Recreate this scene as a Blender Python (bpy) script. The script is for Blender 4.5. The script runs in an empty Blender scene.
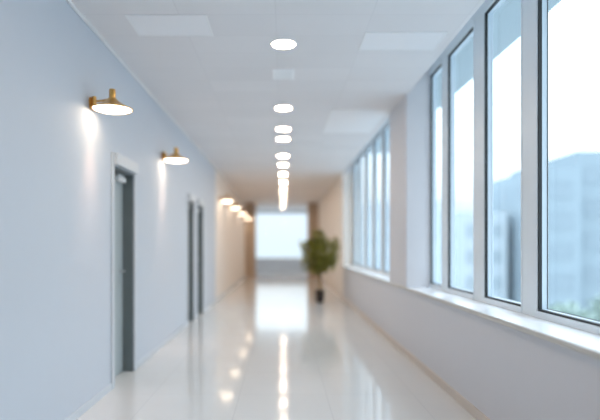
import bpy, bmesh, math, random
from mathutils import Vector, Matrix
PI = math.pi
S = bpy.context.scene
COL = S.collection
R = random.Random(7)

# ---------------------------------------------------------------- materials
def mat(name, color, rough=0.5, metal=0.0, spec=0.5, noise=0.0, nscale=6.0, bump=0.0, bscale=40.0, coat=0.0):
    m = bpy.data.materials.new(name); m.use_nodes = True
    nt = m.node_tree; p = nt.nodes['Principled BSDF']
    p.inputs['Base Color'].default_value = (*color, 1)
    p.inputs['Roughness'].default_value = rough
    p.inputs['Metallic'].default_value = metal
    p.inputs['Specular IOR Level'].default_value = spec
    p.inputs['Coat Weight'].default_value = coat
    tc = nt.nodes.new('ShaderNodeTexCoord')
    if noise > 0:
        n = nt.nodes.new('ShaderNodeTexNoise'); n.inputs['Scale'].default_value = nscale; n.inputs['Detail'].default_value = 4
        nt.links.new(tc.outputs['Object'], n.inputs['Vector'])
        mx = nt.nodes.new('ShaderNodeMix'); mx.data_type = 'RGBA'
        mx.inputs[6].default_value = (*[c*(1-noise) for c in color], 1)
        mx.inputs[7].default_value = (*[min(1, c*(1+noise)) for c in color], 1)
        nt.links.new(n.outputs['Fac'], mx.inputs[0]); nt.links.new(mx.outputs[2], p.inputs['Base Color'])
    if bump > 0:
        n2 = nt.nodes.new('ShaderNodeTexNoise'); n2.inputs['Scale'].default_value = bscale; n2.inputs['Detail'].default_value = 3
        nt.links.new(tc.outputs['Object'], n2.inputs['Vector'])
        b = nt.nodes.new('ShaderNodeBump'); b.inputs['Strength'].default_value = bump; b.inputs['Distance'].default_value = 0.01
        nt.links.new(n2.outputs['Fac'], b.inputs['Height']); nt.links.new(b.outputs['Normal'], p.inputs['Normal'])
    return m

def emit(name, color, strength):
    m = bpy.data.materials.new(name); m.use_nodes = True
    nt = m.node_tree; nt.nodes.clear()
    e = nt.nodes.new('ShaderNodeEmission'); o = nt.nodes.new('ShaderNodeOutputMaterial')
    e.inputs['Color'].default_value = (*color, 1); e.inputs['Strength'].default_value = strength
    nt.links.new(e.outputs[0], o.inputs[0]); return m

def tile_mat(name, color, joint, w, h, gap, rough, off=0.0, var=0.02, bump=0.15, spec=0.5, squash=0.0, loc=(0, 0, 0)):
    m = mat(name, color, rough, spec=spec)
    nt = m.node_tree; p = nt.nodes['Principled BSDF']
    tc = nt.nodes.new('ShaderNodeTexCoord'); mp = nt.nodes.new('ShaderNodeMapping')
    mp.inputs['Location'].default_value = loc
    nt.links.new(tc.outputs['Object'], mp.inputs['Vector'])
    b = nt.nodes.new('ShaderNodeTexBrick')
    b.inputs['Scale'].default_value = 1.0; b.inputs['Brick Width'].default_value = w; b.inputs['Row Height'].default_value = h
    b.inputs['Mortar Size'].default_value = gap; b.inputs['Mortar Smooth'].default_value = 0.1
    b.offset = off; b.squash = 1.0
    b.inputs['Color1'].default_value = (*[c*(1-var) for c in color], 1)
    b.inputs['Color2'].default_value = (*[min(1, c*(1+var)) for c in color], 1)
    b.inputs['Mortar'].default_value = (*joint, 1)
    nt.links.new(mp.outputs[0], b.inputs['Vector'])
    n = nt.nodes.new('ShaderNodeTexNoise'); n.inputs['Scale'].default_value = 1.6; n.inputs['Detail'].default_value = 5
    nt.links.new(tc.outputs['Object'], n.inputs['Vector'])
    mx = nt.nodes.new('ShaderNodeMix'); mx.data_type = 'RGBA'; mx.blend_type = 'MULTIPLY'; mx.inputs[0].default_value = 1
    rp = nt.nodes.new('ShaderNodeMapRange'); rp.inputs[3].default_value = 0.94; rp.inputs[4].default_value = 1.0
    nt.links.new(n.outputs['Fac'], rp.inputs[0])
    nt.links.new(b.outputs['Color'], mx.inputs[6]); nt.links.new(rp.outputs[0], mx.inputs[7])
    nt.links.new(mx.outputs[2], p.inputs['Base Color'])
    bp = nt.nodes.new('ShaderNodeBump'); bp.inputs['Strength'].default_value = bump; bp.inputs['Distance'].default_value = 0.003; bp.invert = True
    nt.links.new(b.outputs['Fac'], bp.inputs['Height']); nt.links.new(bp.outputs['Normal'], p.inputs['Normal'])
    return m

def glass_mat(name, tint, refl=1.0):
    m = bpy.data.materials.new(name); m.use_nodes = True
    nt = m.node_tree; nt.nodes.clear()
    t = nt.nodes.new('ShaderNodeBsdfTransparent'); t.inputs[0].default_value = (*tint, 1)
    g = nt.nodes.new('ShaderNodeBsdfGlossy'); g.inputs['Roughness'].default_value = 0.02
    lw = nt.nodes.new('ShaderNodeLayerWeight'); lw.inputs['Blend'].default_value = 0.5
    pw = nt.nodes.new('ShaderNodeMath'); pw.operation = 'POWER'; pw.inputs[1].default_value = 5.0
    f = nt.nodes.new('ShaderNodeMath'); f.operation = 'MULTIPLY_ADD'; f.inputs[1].default_value = 0.2; f.inputs[2].default_value = 0.015
    nt.links.new(lw.outputs['Facing'], pw.inputs[0]); nt.links.new(pw.outputs[0], f.inputs[0])
    x = nt.nodes.new('ShaderNodeMixShader'); o = nt.nodes.new('ShaderNodeOutputMaterial')
    nt.links.new(f.outputs[0], x.inputs[0]); nt.links.new(t.outputs[0], x.inputs[1]); nt.links.new(g.outputs[0], x.inputs[2])
    nt.links.new(x.outputs[0], o.inputs[0]); return m

M = dict(
    wall=mat('painted_wall', (0.605, 0.645, 0.70), 0.6, noise=0.01, bump=0.05, bscale=60, spec=0.15),
    wallr=mat('painted_parapet', (0.69, 0.68, 0.70), 0.6, noise=0.01, bump=0.05, bscale=60, spec=0.3),
    tan=mat('tan_panelling', (0.50, 0.40, 0.31), 0.55, noise=0.05, nscale=3),
    beige=mat('warm_tinted_beige_wall', (0.87, 0.82, 0.77), 0.55, noise=0.02, bump=0.04),  # part of the far zone's warm lamplight is put into this beige
    ceil=tile_mat('ceiling_tiles', (0.81, 0.795, 0.80), (0.775, 0.76, 0.765), 0.78, 0.42, 0.006, 0.7, var=0.02, bump=0.3, spec=0.3, loc=(0.06, 0.0, 0)),
    floor=tile_mat('polished_floor_tiles', (0.74, 0.73, 0.71), (0.64, 0.63, 0.62), 0.8, 0.8, 0.003, 0.08, var=0.015, bump=0.05, spec=0.38, loc=(0.4, 0, 0)),
    base=mat('beige_baseboard', (0.68, 0.59, 0.52), 0.4, noise=0.03),
    basel=mat('pale_baseboard', (0.62, 0.66, 0.70), 0.4, noise=0.02),
    sill=mat('white_stone_sill', (0.90, 0.90, 0.90), 0.25, noise=0.03, nscale=12),
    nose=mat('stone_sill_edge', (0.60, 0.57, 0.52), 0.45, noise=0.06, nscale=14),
    frame=mat('window_frame_paint', (0.82, 0.88, 0.92), 0.35, noise=0.01),
    sash=mat('sash_paint', (0.66, 0.76, 0.83), 0.3, noise=0.01),
    black=mat('black_gasket', (0.012, 0.016, 0.018), 0.5, noise=0.1),
    glass=glass_mat('window_glass', (0.935, 0.965, 0.975)),
    door=mat('grey_door', (0.42, 0.47, 0.48), 0.45, noise=0.03, nscale=3),
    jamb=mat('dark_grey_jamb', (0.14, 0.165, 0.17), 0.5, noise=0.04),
    casing=mat('white_casing', (0.62, 0.65, 0.68), 0.4, noise=0.01),
    steel=mat('brushed_steel', (0.6, 0.6, 0.6), 0.3, metal=1.0, noise=0.05),
    brass=mat('brass', (0.72, 0.42, 0.13), 0.28, metal=1.0, noise=0.05, nscale=20),
    white=mat('white_enamel', (0.85, 0.85, 0.85), 0.35, noise=0.01),
    vent=mat('vent_enamel', (0.95, 0.96, 0.97), 0.4, noise=0.01),
    panel=mat('ceiling_panel_plastic', (0.87, 0.87, 0.885), 0.45, noise=0.01),
    pot=mat('dark_pot', (0.03, 0.02, 0.016), 0.4, noise=0.15),
    soil=mat('soil', (0.04, 0.025, 0.015), 0.9, noise=0.3, nscale=40, bump=0.6),
    bark=mat('bark', (0.22, 0.14, 0.05), 0.8, noise=0.3, nscale=30, bump=0.5),
    ground=mat('pale_paving', (0.36, 0.39, 0.40), 0.85, noise=0.15, nscale=0.12),
    fac1=mat('hazed_blue_grey_facade', (0.28, 0.34, 0.375), 0.7, noise=0.08, nscale=0.3),  # atmospheric haze is put into the facade colours, no volume outside
    fac2=mat('hazed_pale_blue_facade', (0.46, 0.51, 0.54), 0.7, noise=0.05, nscale=0.3),
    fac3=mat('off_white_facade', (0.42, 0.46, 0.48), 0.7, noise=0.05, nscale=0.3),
    pane=mat('hazed_facade_glazing', (0.26, 0.315, 0.35), 0.7, noise=0.1, nscale=0.5),  # panes kept close to the facade tone, haze painted in
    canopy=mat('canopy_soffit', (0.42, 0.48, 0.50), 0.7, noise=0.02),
    pane2=mat('hazed_pale_glazing', (0.34, 0.39, 0.42), 0.7, noise=0.1, nscale=0.5),
    tleaf=mat('tree_leaf', (0.30, 0.37, 0.32), 0.7, noise=0.3, nscale=0.8),
    tbark=mat('tree_bark', (0.16, 0.13, 0.10), 0.9, noise=0.3),
    down=emit('downlight_glow', (1.0, 0.80, 0.62), 72.0),
    lamp=emit('sconce_glow', (1.0, 0.80, 0.60), 12.0),
)
def leaf_material():
    m = mat('ficus_leaf', (0.10, 0.12, 0.02), 0.5, spec=0.35)
    nt = m.node_tree; p = nt.nodes['Principled BSDF']
    g = nt.nodes.new('ShaderNodeNewGeometry'); r = nt.nodes.new('ShaderNodeValToRGB')
    r.color_ramp.elements[0].color = (0.085, 0.08, 0.012, 1); r.color_ramp.elements[1].color = (0.42, 0.40, 0.06, 1)
    e = r.color_ramp.elements.new(0.6); e.color = (0.25, 0.235, 0.035, 1)
    e = r.color_ramp.elements.new(0.93); e.color = (0.36, 0.34, 0.05, 1)
    nt.links.new(g.outputs['Random Per Island'], r.inputs[0]); nt.links.new(r.outputs[0], p.inputs['Base Color'])
    return m
M['leaf'] = leaf_material()

# ---------------------------------------------------------------- mesh helpers
class MB:
    def __init__(s): s.bm = bmesh.new()
    def box(s, x0, x1, y0, y1, z0, z1, bev=0.0):
        r = bmesh.ops.create_cube(s.bm, size=1)
        for v in r['verts']:
            v.co = Vector((x0+(v.co.x+.5)*(x1-x0), y0+(v.co.y+.5)*(y1-y0), z0+(v.co.z+.5)*(z1-z0)))
        if bev > 0:
            es = list({e for v in r['verts'] for e in v.link_edges})
            bmesh.ops.bevel(s.bm, geom=es, offset=bev, segments=2, affect='EDGES', profile=0.5)
        return s
    def lathe(s, prof, n=48, c=(0, 0, 0), close=True):
        rings = []
        for r, z in prof:
            if r < 1e-6: rings.append([s.bm.verts.new((c[0], c[1], c[2]+z))])
            else: rings.append([s.bm.verts.new((c[0]+r*math.cos(2*PI*k/n), c[1]+r*math.sin(2*PI*k/n), c[2]+z)) for k in range(n)])
        for a, b in zip(rings, rings[1:]):
            for k in range(n):
                k2 = (k+1) % n
                if len(a) == 1 and len(b) == 1: continue
                if len(a) == 1: f = (a[0], b[k2], b[k])
                elif len(b) == 1: f = (a[k], a[k2], b[0])
                else: f = (a[k], a[k2], b[k2], b[k])
                try: s.bm.faces.new(f)
                except ValueError: pass
        return s
    def tube(s, pts, rad, n=16):
        pts = [Vector(p) for p in pts]; rings = []
        rads = rad if isinstance(rad, (list, tuple)) else [rad]*len(pts)
        for i, p in enumerate(pts):
            d = (pts[min(i+1, len(pts)-1)]-pts[max(i-1, 0)]).normalized()
            u = d.cross(Vector((0.13, 0.31, 0.94)) if abs(d.z) < .9 else Vector((1, 0, 0))).normalized(); w = d.cross(u)
            rings.append([s.bm.verts.new(p+rads[i]*(u*math.cos(2*PI*k/n)+w*math.sin(2*PI*k/n))) for k in range(n)])
        for a, b in zip(rings, rings[1:]):
            for k in range(n): s.bm.faces.new((a[k], a[(k+1) % n], b[(k+1) % n], b[k]))
        s.bm.faces.new(rings[0]); s.bm.faces.new(rings[-1])
        return s
    def ring(s, plane, c0, c1, a0, a1, b0, b1, t):
        """rectangular frame; plane 'x': thickness c0..c1 in x, a = y range, b = z range; plane 'y' likewise; 'z': c in z, a = x, b = y"""
        for (p0, p1, q0, q1) in ((a0, a1, b0, b0+t), (a0, a1, b1-t, b1), (a0, a0+t, b0+t, b1-t), (a1-t, a1, b0+t, b1-t)):
            if plane == 'x': s.box(c0, c1, p0, p1, q0, q1)
            elif plane == 'y': s.box(p0, p1, c0, c1, q0, q1)
            else: s.box(p0, p1, q0, q1, c0, c1)
        return s
    def leaf(s, p, d, up, L, W):
        side = d.cross(up)
        if side.length < 1e-4: side = Vector((1, 0, 0))
        side.normalize(); nrm = side.cross(d).normalized()
        a = s.bm.verts.new(p); b = s.bm.verts.new(p+d*L*.45+side*W*.5+nrm*W*.12); c = s.bm.verts.new(p+d*L-nrm*L*.15)
        e = s.bm.verts.new(p+d*L*.45-side*W*.5+nrm*W*.12); m_ = s.bm.verts.new(p+d*L*.5)
        s.bm.faces.new((a, b, m_)); s.bm.faces.new((b, c, m_)); s.bm.faces.new((c, e, m_)); s.bm.faces.new((e, a, m_))
    def build(s, name, m, parent=None, smooth=False):
        bmesh.ops.recalc_face_normals(s.bm, faces=s.bm.faces)
        me = bpy.data.meshes.new(name); s.bm.to_mesh(me); s.bm.free()
        me.materials.append(m)
        if smooth:
            for f in me.polygons: f.use_smooth = True
            try: me.set_sharp_from_angle(angle=math.radians(35))
            except Exception: pass
        o = bpy.data.objects.new(name, me); COL.objects.link(o)
        if parent: o.parent = parent
        return o
def struct(o, label=None):
    o['kind'] = 'structure'
    if label: o['label'] = label
    return o
def thing(name, loc, label, cat, group=None):
    o = bpy.data.objects.new(name, None); COL.objects.link(o); o.location = loc; o.empty_display_size = .1
    o['label'] = label; o['category'] = cat
    if group: o['group'] = group
    return o
def copy_tree(o, parent=None):
    c = o.copy(); COL.objects.link(c); c.parent = parent
    for ch in list(o.children): copy_tree(ch, c)
    return c

# ---------------------------------------------------------------- dimensions (m; camera at x=0, y=0, looks along +y)
XL, XR, XW = -1.64, 1.54, 1.80          # left wall, right parapet face, window plane
H, EYE = 3.24, 1.37
Y0, YP, YE = -4.0, 22.6, 27.4           # behind the camera, portal, end wall
COL0, COL1, WEND = 6.38, 7.40, 13.35    # wall column, end of the window run
SILL = 0.865; HEAD = 3.50; TOP = 4.1

# floor
struct(MB().box(XL-.3, XW+.2, Y0-.2, YE+.2, -0.15, 0.0).build('floor', M['floor']), 'pale polished tile floor of the corridor')
# ceiling with a raised blind pocket along the windows
c = MB()
c.box(XL-.3, XR, Y0-.2, YE+.2, H, H+.12)
c.box(XR, XW+.2, WEND, YE+.2, H, H+.12)
c.box(XR-.03, XR, Y0-.2, WEND, H+.12, 3.72)
c.box(XR-.03, XW+.08, Y0-.2, WEND+.1, 3.72, 3.8); c.box(XR-.03, XW+.08, WEND, WEND+.1, H+.12, 3.72); c.box(XR-.03, XW+.08, Y0-.2, Y0, H+.12, 3.72)
struct(c.build('ceiling', M['ceil']), 'white suspended tile ceiling')
# left wall with three door recesses
doors = [(5.02, 5.70), (8.93, 9.50), (9.90, 10.62)]
DH = 2.15; REC = 0.11
w = MB(); y = Y0-.2
for a, b in doors:
    w.box(XL-.3, XL, y, a, 0, H); w.box(XL-.3, XL, a, b, DH, H); w.box(XL-.3, XL-REC-.05, a, b, 0, DH); y = b
w.box(XL-.3, XL, y, 12.6, 0, H)
struct(MB().box(XL-.3, XL, 12.6, YE+.2, 0, H).build('wall_left_far', M['beige']), 'beige far stretch of the left wall')
struct(w.build('wall_left', M['wall']), 'pale blue white painted left wall')
# right wall: parapet, piers, head, column, solid stretch
near = [(0.10, 1.75), (2.15, 3.70), (3.91, 4.67), (4.89, 5.70), (5.87, COL0)]
far = [(COL1, 8.34), (8.52, 9.34), (9.52, 10.34), (10.52, 11.34), (11.52, 12.34), (12.52, WEND-.1)]
w = MB()
w.box(XR, XW+.08, Y0-.2, WEND, 0, SILL-.035)
pw = MB()
w.box(XW, XW+.08, Y0-.2, WEND, SILL-.035, SILL)
pw.box(XW, XW+.08, Y0-.2, WEND, HEAD, TOP)
prev = Y0-.2  # unseen stretch behind the camera left windowless to darken the near left wall
for a, b in near+[(COL1, COL1)]:
    if b == COL0 or a == COL1: pass
    pw.box(XW, XW+.08, prev, a, SILL, HEAD) if a > prev and a != COL1 else None
    prev = b
prev = COL1
for a, b in far:
    if a > prev: pw.box(XW, XW+.08, prev, a, SILL, HEAD)
    prev = b
pw.box(XW, XW+.08, prev, WEND, SILL, HEAD)
struct(pw.build('wall_right_piers', M['frame']), 'pale blue white piers and head band around the tall windows, closed behind the camera to cut daylight')
w.box(1.515, XW+.08, COL0, COL1, SILL, 3.72)
struct(w.build('wall_right', M['wallr']), 'pale painted right wall, low parapet with piers and column between windows')
struct(MB().box(XR, XW+.2, WEND, YE+.2, 0, H).build('wall_right_far', M['beige']), 'beige solid wall past the last window')
struct(MB().box(XL, XW, Y0-.2, Y0, 0, TOP).build('wall_back', M['wall']))
# far portal piers
struct(MB().box(XL, -1.20, YP, YP+.35, 0, H).build('wall_portal_left', M['tan']), 'tan pier narrowing the far end on the left')
struct(MB().box(1.08, XR, YP, YP+.35, 0, H).build('wall_portal_right', M['tan']), 'tan pier narrowing the far end on the right')
# end wall with its window opening
ex0, ex1, ez0, ez1 = -1.46, 1.32, 0.70, 3.12
w = MB(); w.box(XL, ex0, YE, YE+.2, 0, H); w.box(ex1, XR, YE, YE+.2, 0, H); w.box(ex0, ex1, YE, YE+.2, 0, ez0); w.box(ex0, ex1, YE, YE+.2, ez1, H)
struct(w.build('wall_end', M['wall']), 'pale end wall under the far window')

# sill, baseboards, ceiling line
s = MB().box(1.508, XW, Y0, WEND, SILL-.035, SILL, 0.004).build('trim_1', M['sill'])
struct(s, 'glossy white stone window sill running the length of the windows')
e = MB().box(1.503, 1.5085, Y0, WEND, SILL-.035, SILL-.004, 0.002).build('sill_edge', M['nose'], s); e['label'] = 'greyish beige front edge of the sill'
struct(MB().box(XR-.014, XR, Y0, YP, 0, 0.085, 0.004).build('baseboard_right', M['base']), 'beige baseboard along the right wall')
w = MB(); y = Y0
for a, b in doors:
    w.box(XL, XL+.012, y, a-.07, 0, 0.07, .003); y = b+.07
w.box(XL, XL+.012, y, YP, 0, 0.07, .003)
struct(w.build('baseboard_left', M['basel']), 'pale baseboard along the left wall')
struct(MB().box(XL, XR, YE-.014, YE, 0, 0.09, .004).build('baseboard_end', M['basel']), 'pale baseboard under the far window')
struct(MB().box(XL, XL+.03, Y0, YP, H-.022, H, .006).build('trim_2', M['white']), 'thin white ceiling moulding above the left wall')
# canopy outside the windows
struct(MB().box(XW+.08, 2.9, Y0-2, WEND+1, 3.92, 4.06).build('trim_3', M['canopy']), 'pale blue grey canopy outside above the windows')

# ---------------------------------------------------------------- windows
def window(n, a, b, label=None):
    f = MB()
    f.box(XW-.008, XW+.08, a, b, SILL, SILL+.045, .003)
    f.box(XW-.008, XW+.08, a, b, HEAD-.05, HEAD, .003)
    f.box(XW-.004, XW+.08, a, a+.02, SILL+.045, HEAD-.05, .002)
    f.box(XW-.004, XW+.08, b-.02, b, SILL+.045, HEAD-.05, .002)
    o = struct(f.build('window_%d' % n, M['frame']), label)
    MB().ring('x', XW+.004, XW+.026, a+.02, b-.02, SILL+.045, HEAD-.05, .014).build('gasket', M['black'], o)['label'] = 'black rubber gasket'
    MB().ring('x', XW+.026, XW+.062, a+.02, b-.02, SILL+.045, HEAD-.05, .015).build('sash', M['sash'], o)
    MB().ring('x', XW+.062, XW+.068, a+.02, b-.02, SILL+.045, HEAD-.05, .019).build('glazing_bead', M['jamb' if n < 3 else 'sash'], o)
    g = MB().box(XW+.068, XW+.074, a+.022, b-.022, SILL+.047, HEAD-.052).build('glass', M['glass'], o)
    return o
names = {2: 'large tall window nearest the camera', 3: 'tall window, second back from the nearest one', 4: 'narrow tall window two panes before the column', 5: 'narrow window pane against the column'}
k = 1
for a, b in near: window(k, a, b, names.get(k)); k += 1
for a, b in far: window(k, a, b); k += 1
f = MB().ring('y', YE-.02, YE+.1, ex0, ex1, ez0, ez1, .05)
o = struct(f.build('window_%d' % k, M['frame']), 'wide bright window at the far end of the corridor')
MB().box(ex0+.04, ex1-.04, YE+.04, YE+.046, ez0+.04, ez1-.04).build('glass', M['glass'], o)

# ---------------------------------------------------------------- doors on the left
for i, (a, b) in enumerate(doors):
    xi = XL-REC
    f = MB()
    f.box(XL, XL+.018, a-.07, a, 0, DH+.12, .004)
    f.box(XL, XL+.018, b, b+.05, 0, DH+.12, .004)
    f.box(XL, XL+.055, a-.02, b+.02, DH+.005, DH+.12, .006)
    d = struct(f.build('door_%d' % (i+1), M['casing']), ['recessed grey door nearest the camera with white casing', 'recessed grey door, first of the two set close together', 'recessed grey door farthest along the left wall'][i])
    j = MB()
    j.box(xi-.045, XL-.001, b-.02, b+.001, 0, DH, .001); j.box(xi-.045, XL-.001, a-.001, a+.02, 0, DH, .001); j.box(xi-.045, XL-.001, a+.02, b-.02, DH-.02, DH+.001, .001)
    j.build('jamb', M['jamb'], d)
    lf = MB().box(xi-.042, xi, a+.022, b-.022, 0.008, DH-.022, .003).build('door_leaf', M['door'], d)
    h = MB()
    h.lathe([(0, 0), (.024, 0), (.024, .008), (.018, .01), (0, .01)], 24)
    for v in h.bm.verts: v.co = Vector((xi+v.co.z, b-.11+v.co.x, 1.10+v.co.y))
    h.tube([(xi+.01, b-.11, 1.10), (xi+.045, b-.11, 1.10), (xi+.05, b-.125, 1.10), (xi+.05, b-.22, 1.10)], .009)
    h.build('door_handle', M['steel'], lf, True)
    cl = MB().box(xi, xi+.05, b-.30, b-.06, DH-.10, DH-.045, .006); cl.box(xi+.03, xi+.042, b-.30, b-.10, DH-.04, DH-.026)
    cl.build('door_closer', M['white'], lf)
    hg = MB()
    for z in (.25, 1.1, 1.85): hg.tube([(xi+.006, a+.024, z), (xi+.006, a+.024, z+.09)], .007, 10)
    hg.build('hinge', M['steel'], lf)

# ---------------------------------------------------------------- brass wall lamps
LZ = 2.53
def make_sconce():
    t = thing('wall_lamp', (XL, 0, LZ), '', 'wall lamp', 'brass wall lamps along the left wall')
    cx = .19
    p = MB()
    p.lathe([(0, 0), (.034, 0), (.034, .012), (.022, .018), (0, .018)], 32)
    for v in p.bm.verts: v.co = Vector((v.co.z, v.co.x, .055+v.co.y*1.5))
    p.lathe([(0, -.002), (.016, -.002), (.020, .003), (.020, .105), (.016, .11), (0, .11)], 24, (.035, 0, 0))
    p.build('wall_plate', M['brass'], t, True)
    MB().tube([(.035, 0, .07), (.08, 0, .072), (.13, 0, .08), (cx, 0, .10)], .008).build('arm', M['brass'], t, True)
    s = MB().lathe([(.166, -.004), (.170, 0), (.170, .006), (.13, .024), (.075, .055), (.045, .080), (.036, .092), (.034, .088), (.070, .050), (.127, .018), (.160, .002), (.166, -.004)], 64, (cx, 0, 0)).build('shade', M['brass'], t, True)
    MB().lathe([(0, .09), (.035, .09), (.035, .095), (.027, .10), (.027, .165), (.023, .172), (0, .172)], 32, (cx, 0, 0)).build('lamp_cap', M['brass'], t, True)
    MB().lathe([(0, -.026), (.05, -.024), (.10, -.017), (.14, -.006),(.155, 0), (.158, .004), (.15, .006), (0, .006)], 48, (cx, 0, 0)).build('diffuser', M['lamp'], t, True)['label'] = 'glowing white diffuser'
    l = bpy.data.lights.new('lamp_beam', 'SPOT'); l.energy = 24; l.color = (1.0, .60, .42); l.spot_size = math.radians(54); l.spot_blend = 1.0; l.shadow_soft_size = .09
    lo = bpy.data.objects.new('lamp_beam', l); COL.objects.link(lo); lo.parent = t; lo.location = (.17, 0, -.05); lo.rotation_euler = (0, math.radians(9), 0)
    return t
sc_pos = [4.42, 7.05, 13.5, 15.9, 18.9, 22.0]
sc_lab = ['brass cone wall lamp nearest the camera, glowing above left of the first grey door',
          'small brass wall lamp between the first grey door and the pair of doors',
          'wall lamp just past the pair of grey doors, top of the far cluster of four',
          'second of the four far glowing wall lamps on the left',
          'third of the four far glowing wall lamps on the left',
          'farthest glowing wall lamp, close to the tan pier beside the end window']
s0 = make_sconce()
for i, y in enumerate(sc_pos):
    o = s0 if i == 0 else copy_tree(s0)
    o.location = (XL, y, LZ); o['label'] = sc_lab[i]

# ---------------------------------------------------------------- ceiling downlights
def make_down():
    t = thing('ceiling_downlight', (0, 0, H), '', 'ceiling light', 'round downlights in one row along the ceiling')
    MB().lathe([(.112, -.001), (.116, -.008), (.126, -.008), (.132, -.003), (.132, 0), (.112, 0), (.112, -.001)], 48).build('trim_ring', M['white'], t, True)
    MB().lathe([(0, -.006), (.08, -.006), (.111, -.004), (.111, -.001), (0, -.001)], 48).build('diffuser', M['down'], t, True)['label'] = 'glowing diffuser disc'
    return t
dl = [4.81, 7.04, 8.31, 9.08, 10.8, 12.0, 13.5, 15.2, 17.2, 19.5, 22.0, 25.0]
dlab = ['largest round ceiling downlight, nearest the camera and alone in front of the square vent',
        'round ceiling downlight just behind the square vent',
        'third downlight from the camera, front one of a close pair',
        'fourth downlight from the camera, rear one of a close pair',
        'fifth round downlight from the camera in the centre row',
        'sixth round downlight from the camera in the centre row',
        'seventh round downlight from the camera, last one standing clear of the merged glow']
d0 = make_down()
for i, y in enumerate(dl):
    o = d0 if i == 0 else copy_tree(d0)
    o.location = (0.005, y, H); o.scale = (.94, .94, 1)
    o['label'] = dlab[i] if i < 7 else 'small far downlight merging into the column of glow above the end window'
# behind the camera the row goes on
for y in (2.5, 0.2, -2.1):
    o = copy_tree(d0); o.location = (0.005, y, H); o['label'] = 'downlight of the same row behind the viewpoint'

# square vent between the first two downlights
v = thing('ceiling_vent', (0.005, 5.66, H), 'small square ceiling vent between the first and second downlights', 'vent')
MB().ring('z', -.010, 0, -.115, .115, -.15, .15, .02).build('vent_frame', M['vent'], v)
sl = MB()
for i in range(9): sl.box(-.095, .095, -.125+i*.029, -.125+i*.029+.019, -.007, -.002)
sl.build('slats', M['vent'], v)
MB().box(-.096, .096, -.131, .131, -.0015, -.0005).build('backing', M['basel'], v)
# flat ceiling panels
for (x0, x1, ya, yb, lab) in ((-1.28, -.62, 4.20, 4.62, 'flat white rectangular ceiling panel near the left wall'),
                              (.72, 1.44, 4.54, 4.96, 'flat white rectangular ceiling panel near the windows, closer to the camera'),
                              (.66, 1.44, 7.10, 8.60, 'pale ceiling panel beside the column, farther from the camera')):
    t = thing('ceiling_panel', ((x0+x1)/2, (ya+yb)/2, H), lab, 'ceiling panel', 'flat ceiling panels')
    hx, hy = (x1-x0)/2, (yb-ya)/2
    MB().ring('z', -.007, 0, -hx, hx, -hy, hy, .014).build('panel_frame', M['white'], t)
    MB().box(-hx+.014, hx-.014, -hy+.014, hy-.014, -.004, 0).build('panel_sheet', M['panel'], t)

# ---------------------------------------------------------------- potted tree
PX, PY = 0.90, 12.7
t = thing('potted_tree', (PX, PY, 0), 'bushy green potted tree in a small dark pot by the right wall', 'plant')
MB().lathe([(0, 0), (.088, 0), (.094, .01), (.122, .26), (.130, .265), (.132, .29), (.120, .295), (.108, .27), (.104, .255)], 40).build('pot', M['pot'], t, True)
MB().lathe([(0, .270), (.05, .268), (.107, .258)], 30).build('soil', M['soil'], t)
st = MB()
st.tube([(0, 0, .24), (.012, .01, .45), (-.006, 0, .65), (.004, .008, .9), (0, 0, 1.2), (.0, 0, 1.5)], [.032, .028, .025, .020, .013, .006], 10)
st.tube([(.02, .0, .24), (.0, .018, .42), (.016, -.01, .62), (-.012, .0, .85)], [.014, .013, .012, .010], 8)
tips = []
for i in range(46):
    a = i*2.399; z0 = .60+.85*(i/46); rr = (.42 if z0 < 1.3 else .30)*R.uniform(.6, 1.0)
    p1 = Vector((math.cos(a)*rr*.5, math.sin(a)*rr*.5, z0+.10)); p2 = Vector((math.cos(a)*rr, math.sin(a)*rr, z0+R.uniform(.0, .22)))
    st.tube([(0, 0, z0-.05), p1, p2], [.006, .004, .002], 5); tips += [p1, p2, (p1+p2)/2]
st.build('trunk', M['bark'], t, True)
lv = MB(); n = 0
blobs = [((0, 0, 1.18), (.40, .40, .38)), ((-.18, .05, 1.30), (.22, .25, .20)), ((.2, -.05, 1.2), (.23, .25, .27)), ((-.02, 0, 1.52), (.17, .18, .22)), ((-.1, 0, .92), (.28, .28, .22)), ((.14, .1, .95), (.24, .25, .2)), ((.36, 0, 1.42), (.07, .08, .12)), ((-.36, 0, 1.42), (.10, .08, .07))]
wts = [900, 260, 300, 300, 320, 240, 70, 50]
for (cc, rr), nn in zip(blobs, wts):
    for _ in range(nn):
        while True:
            q = Vector((R.uniform(-1, 1), R.uniform(-1, 1), R.uniform(-1, 1)))
            if .25 < q.length < 1: break
        p = Vector((cc[0]*1.08+q.x*rr[0]*1.1, cc[1]+q.y*rr[1], cc[2]+q.z*rr[2]*1.02))
        d = (q.normalized()*.7+Vector((R.gauss(0, .5), R.gauss(0, .5), R.gauss(-.1, .4)))).normalized()
        lv.leaf(p, d, Vector((R.gauss(0, .3), R.gauss(0, .3), 1)), R.uniform(.07, .12), R.uniform(.035, .055))
lv.build('foliage', M['leaf'], t)

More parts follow.
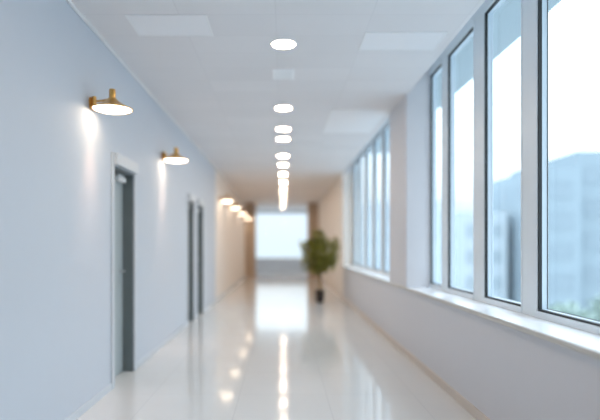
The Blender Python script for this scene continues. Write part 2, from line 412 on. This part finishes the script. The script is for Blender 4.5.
# ---------------------------------------------------------------- outside
struct(MB().box(-120, 160, -80, 260, -9.4, -9.2).build('ground', M['ground']), 'pale ground far below the windows')
def building(x, y, wx, wy, z1, m, label, nx, ny, nz, g='buildings outside the windows'):
    t = thing('building', (x, y, -9.2), label, 'building', g)
    hgt = z1+9.2
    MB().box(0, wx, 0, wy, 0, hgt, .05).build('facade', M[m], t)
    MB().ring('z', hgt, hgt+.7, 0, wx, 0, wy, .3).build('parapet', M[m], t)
    dz = hgt/(nz+.3)
    for iz in range(nz):
        z = .5*dz+iz*dz
        for i in range(nx):
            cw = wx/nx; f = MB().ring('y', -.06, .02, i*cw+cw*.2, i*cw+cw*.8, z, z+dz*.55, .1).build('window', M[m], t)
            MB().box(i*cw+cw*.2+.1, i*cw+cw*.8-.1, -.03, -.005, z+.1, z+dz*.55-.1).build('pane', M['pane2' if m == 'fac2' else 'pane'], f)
        for i in range(ny):
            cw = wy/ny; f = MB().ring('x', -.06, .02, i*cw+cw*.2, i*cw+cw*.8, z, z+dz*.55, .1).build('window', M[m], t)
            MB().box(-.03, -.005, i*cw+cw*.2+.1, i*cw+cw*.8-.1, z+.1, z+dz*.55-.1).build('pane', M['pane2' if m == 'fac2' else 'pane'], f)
    return t
building(35, 62, 30, 18, 12.0, 'fac1', 'tall haze-tinted blue grey building seen through the nearest window', 7, 4, 5)
building(29.5, 60, 5.0, 14, 9.8, 'fac1', 'narrower haze-tinted blue grey block stepping down left of the tall one', 1, 4, 5)
building(19.5, 66, 9, 14, 5.0, 'fac2', 'lower haze-tinted pale blue building seen through the second window', 3, 4, 4)
building(17, 96, 12, 14, 9.0, 'fac2', 'distant haze-tinted pale blue block seen past the narrow windows', 3, 3, 4)
#building(-8, 130, 30, 14, 3.0, 'fac3', 'low off-white building beyond the end window', 7, 0, 3)
def tree(x, y, h, r, label):
    t = thing('street_tree', (x, y, -9.2), label, 'tree', 'trees outside the windows')
    MB().tube([(0, 0, 0), (.1, 0, h*.3), (0, .1, h*.6)], [.22, .17, .1], 10).build('trunk', M['tbark'], t, True)
    c_ = MB()
    for _ in range(900):
        while True:
            q = Vector((R.uniform(-1, 1), R.uniform(-1, 1), R.uniform(-1, 1)))
            if .45 < q.length < 1: break
        p = Vector((q.x*r, q.y*r, h-r+q.z*r))
        c_.leaf(p, (q+Vector((R.gauss(0, .5), R.gauss(0, .5), R.gauss(0, .5)))).normalized(), Vector((R.gauss(0, .5), R.gauss(0, .5), 1)), .6, .35)
    c_.build('crown', M['tleaf'], t)
tree(24.0, 44, 5.6, 2.6, 'soft green tree below the window, left one of the pair')
tree(29.5, 46, 6.2, 2.8, 'soft green tree below the window, right one of the pair')
tree(17.5, 42, 5.2, 2.4, 'green tree top seen low in the second window')

# ---------------------------------------------------------------- overcast sky
W = bpy.data.worlds.new('sky'); S.world = W; W.use_nodes = True
nt = W.node_tree; nt.nodes.clear()
tc = nt.nodes.new('ShaderNodeTexCoord'); sp = nt.nodes.new('ShaderNodeSeparateXYZ'); rp = nt.nodes.new('ShaderNodeValToRGB')
nz = nt.nodes.new('ShaderNodeTexNoise'); nz.inputs['Scale'].default_value = 2.5; nz.inputs['Detail'].default_value = 3
bg = nt.nodes.new('ShaderNodeBackground'); out = nt.nodes.new('ShaderNodeOutputWorld')
nt.links.new(tc.outputs['Generated'], sp.inputs[0]); nt.links.new(tc.outputs['Generated'], nz.inputs['Vector'])
ad = nt.nodes.new('ShaderNodeMath'); ad.operation = 'MULTIPLY_ADD'; ad.inputs[1].default_value = .06
nt.links.new(nz.outputs['Fac'], ad.inputs[0]); nt.links.new(sp.outputs['Z'], ad.inputs[2]); nt.links.new(ad.outputs[0], rp.inputs[0])
cr = rp.color_ramp
cr.elements[0].position = 0.03; cr.elements[0].color = (.43, .49, .53, 1)
cr.elements[1].position = 1.0; cr.elements[1].color = (1.7, 2.05, 2.4, 1)
for pos, colr in ((.10, (.46, .52, .56, 1)), (.17, (.80, .88, .93, 1)), (.25, (.90, 1.02, 1.08, 1)), (.5, (1.35, 1.6, 1.85, 1))):
    q = cr.elements.new(pos); q.color = colr
hs = nt.nodes.new('ShaderNodeHueSaturation'); hs.inputs['Hue'].default_value = 0.505; hs.inputs['Saturation'].default_value = 0.95; nt.links.new(rp.outputs[0], hs.inputs['Color']); nt.links.new(hs.outputs[0], bg.inputs[0]); bg.inputs[1].default_value = 2.3
nt.links.new(bg.outputs[0], out.inputs[0])

# ---------------------------------------------------------------- camera
cd = bpy.data.cameras.new('camera'); cam = bpy.data.objects.new('camera', cd); COL.objects.link(cam)
cam.location = (0, 0, EYE); cam.rotation_euler = (PI/2, 0, 0)
cd.sensor_width = 36; cd.sensor_fit = 'HORIZONTAL'; cd.lens = 520/600*36
cd.shift_x = 17/600; cd.shift_y = 36/600
cd.clip_end = 600
cd.dof.use_dof = True; cd.dof.focus_distance = 3.65; cd.dof.aperture_fstop = 0.5
S.camera = cam
S.view_settings.view_transform = 'Standard'; S.view_settings.look = 'None'
S.view_settings.exposure = 0.0; S.view_settings.gamma = 1.0; S.view_settings.use_curve_mapping = False
S.cycles.max_bounces = 14; S.cycles.diffuse_bounces = 8; S.cycles.glossy_bounces = 5; S.cycles.transparent_max_bounces = 16
S.cycles.sample_clamp_indirect = 6.0; S.cycles.use_denoising = True
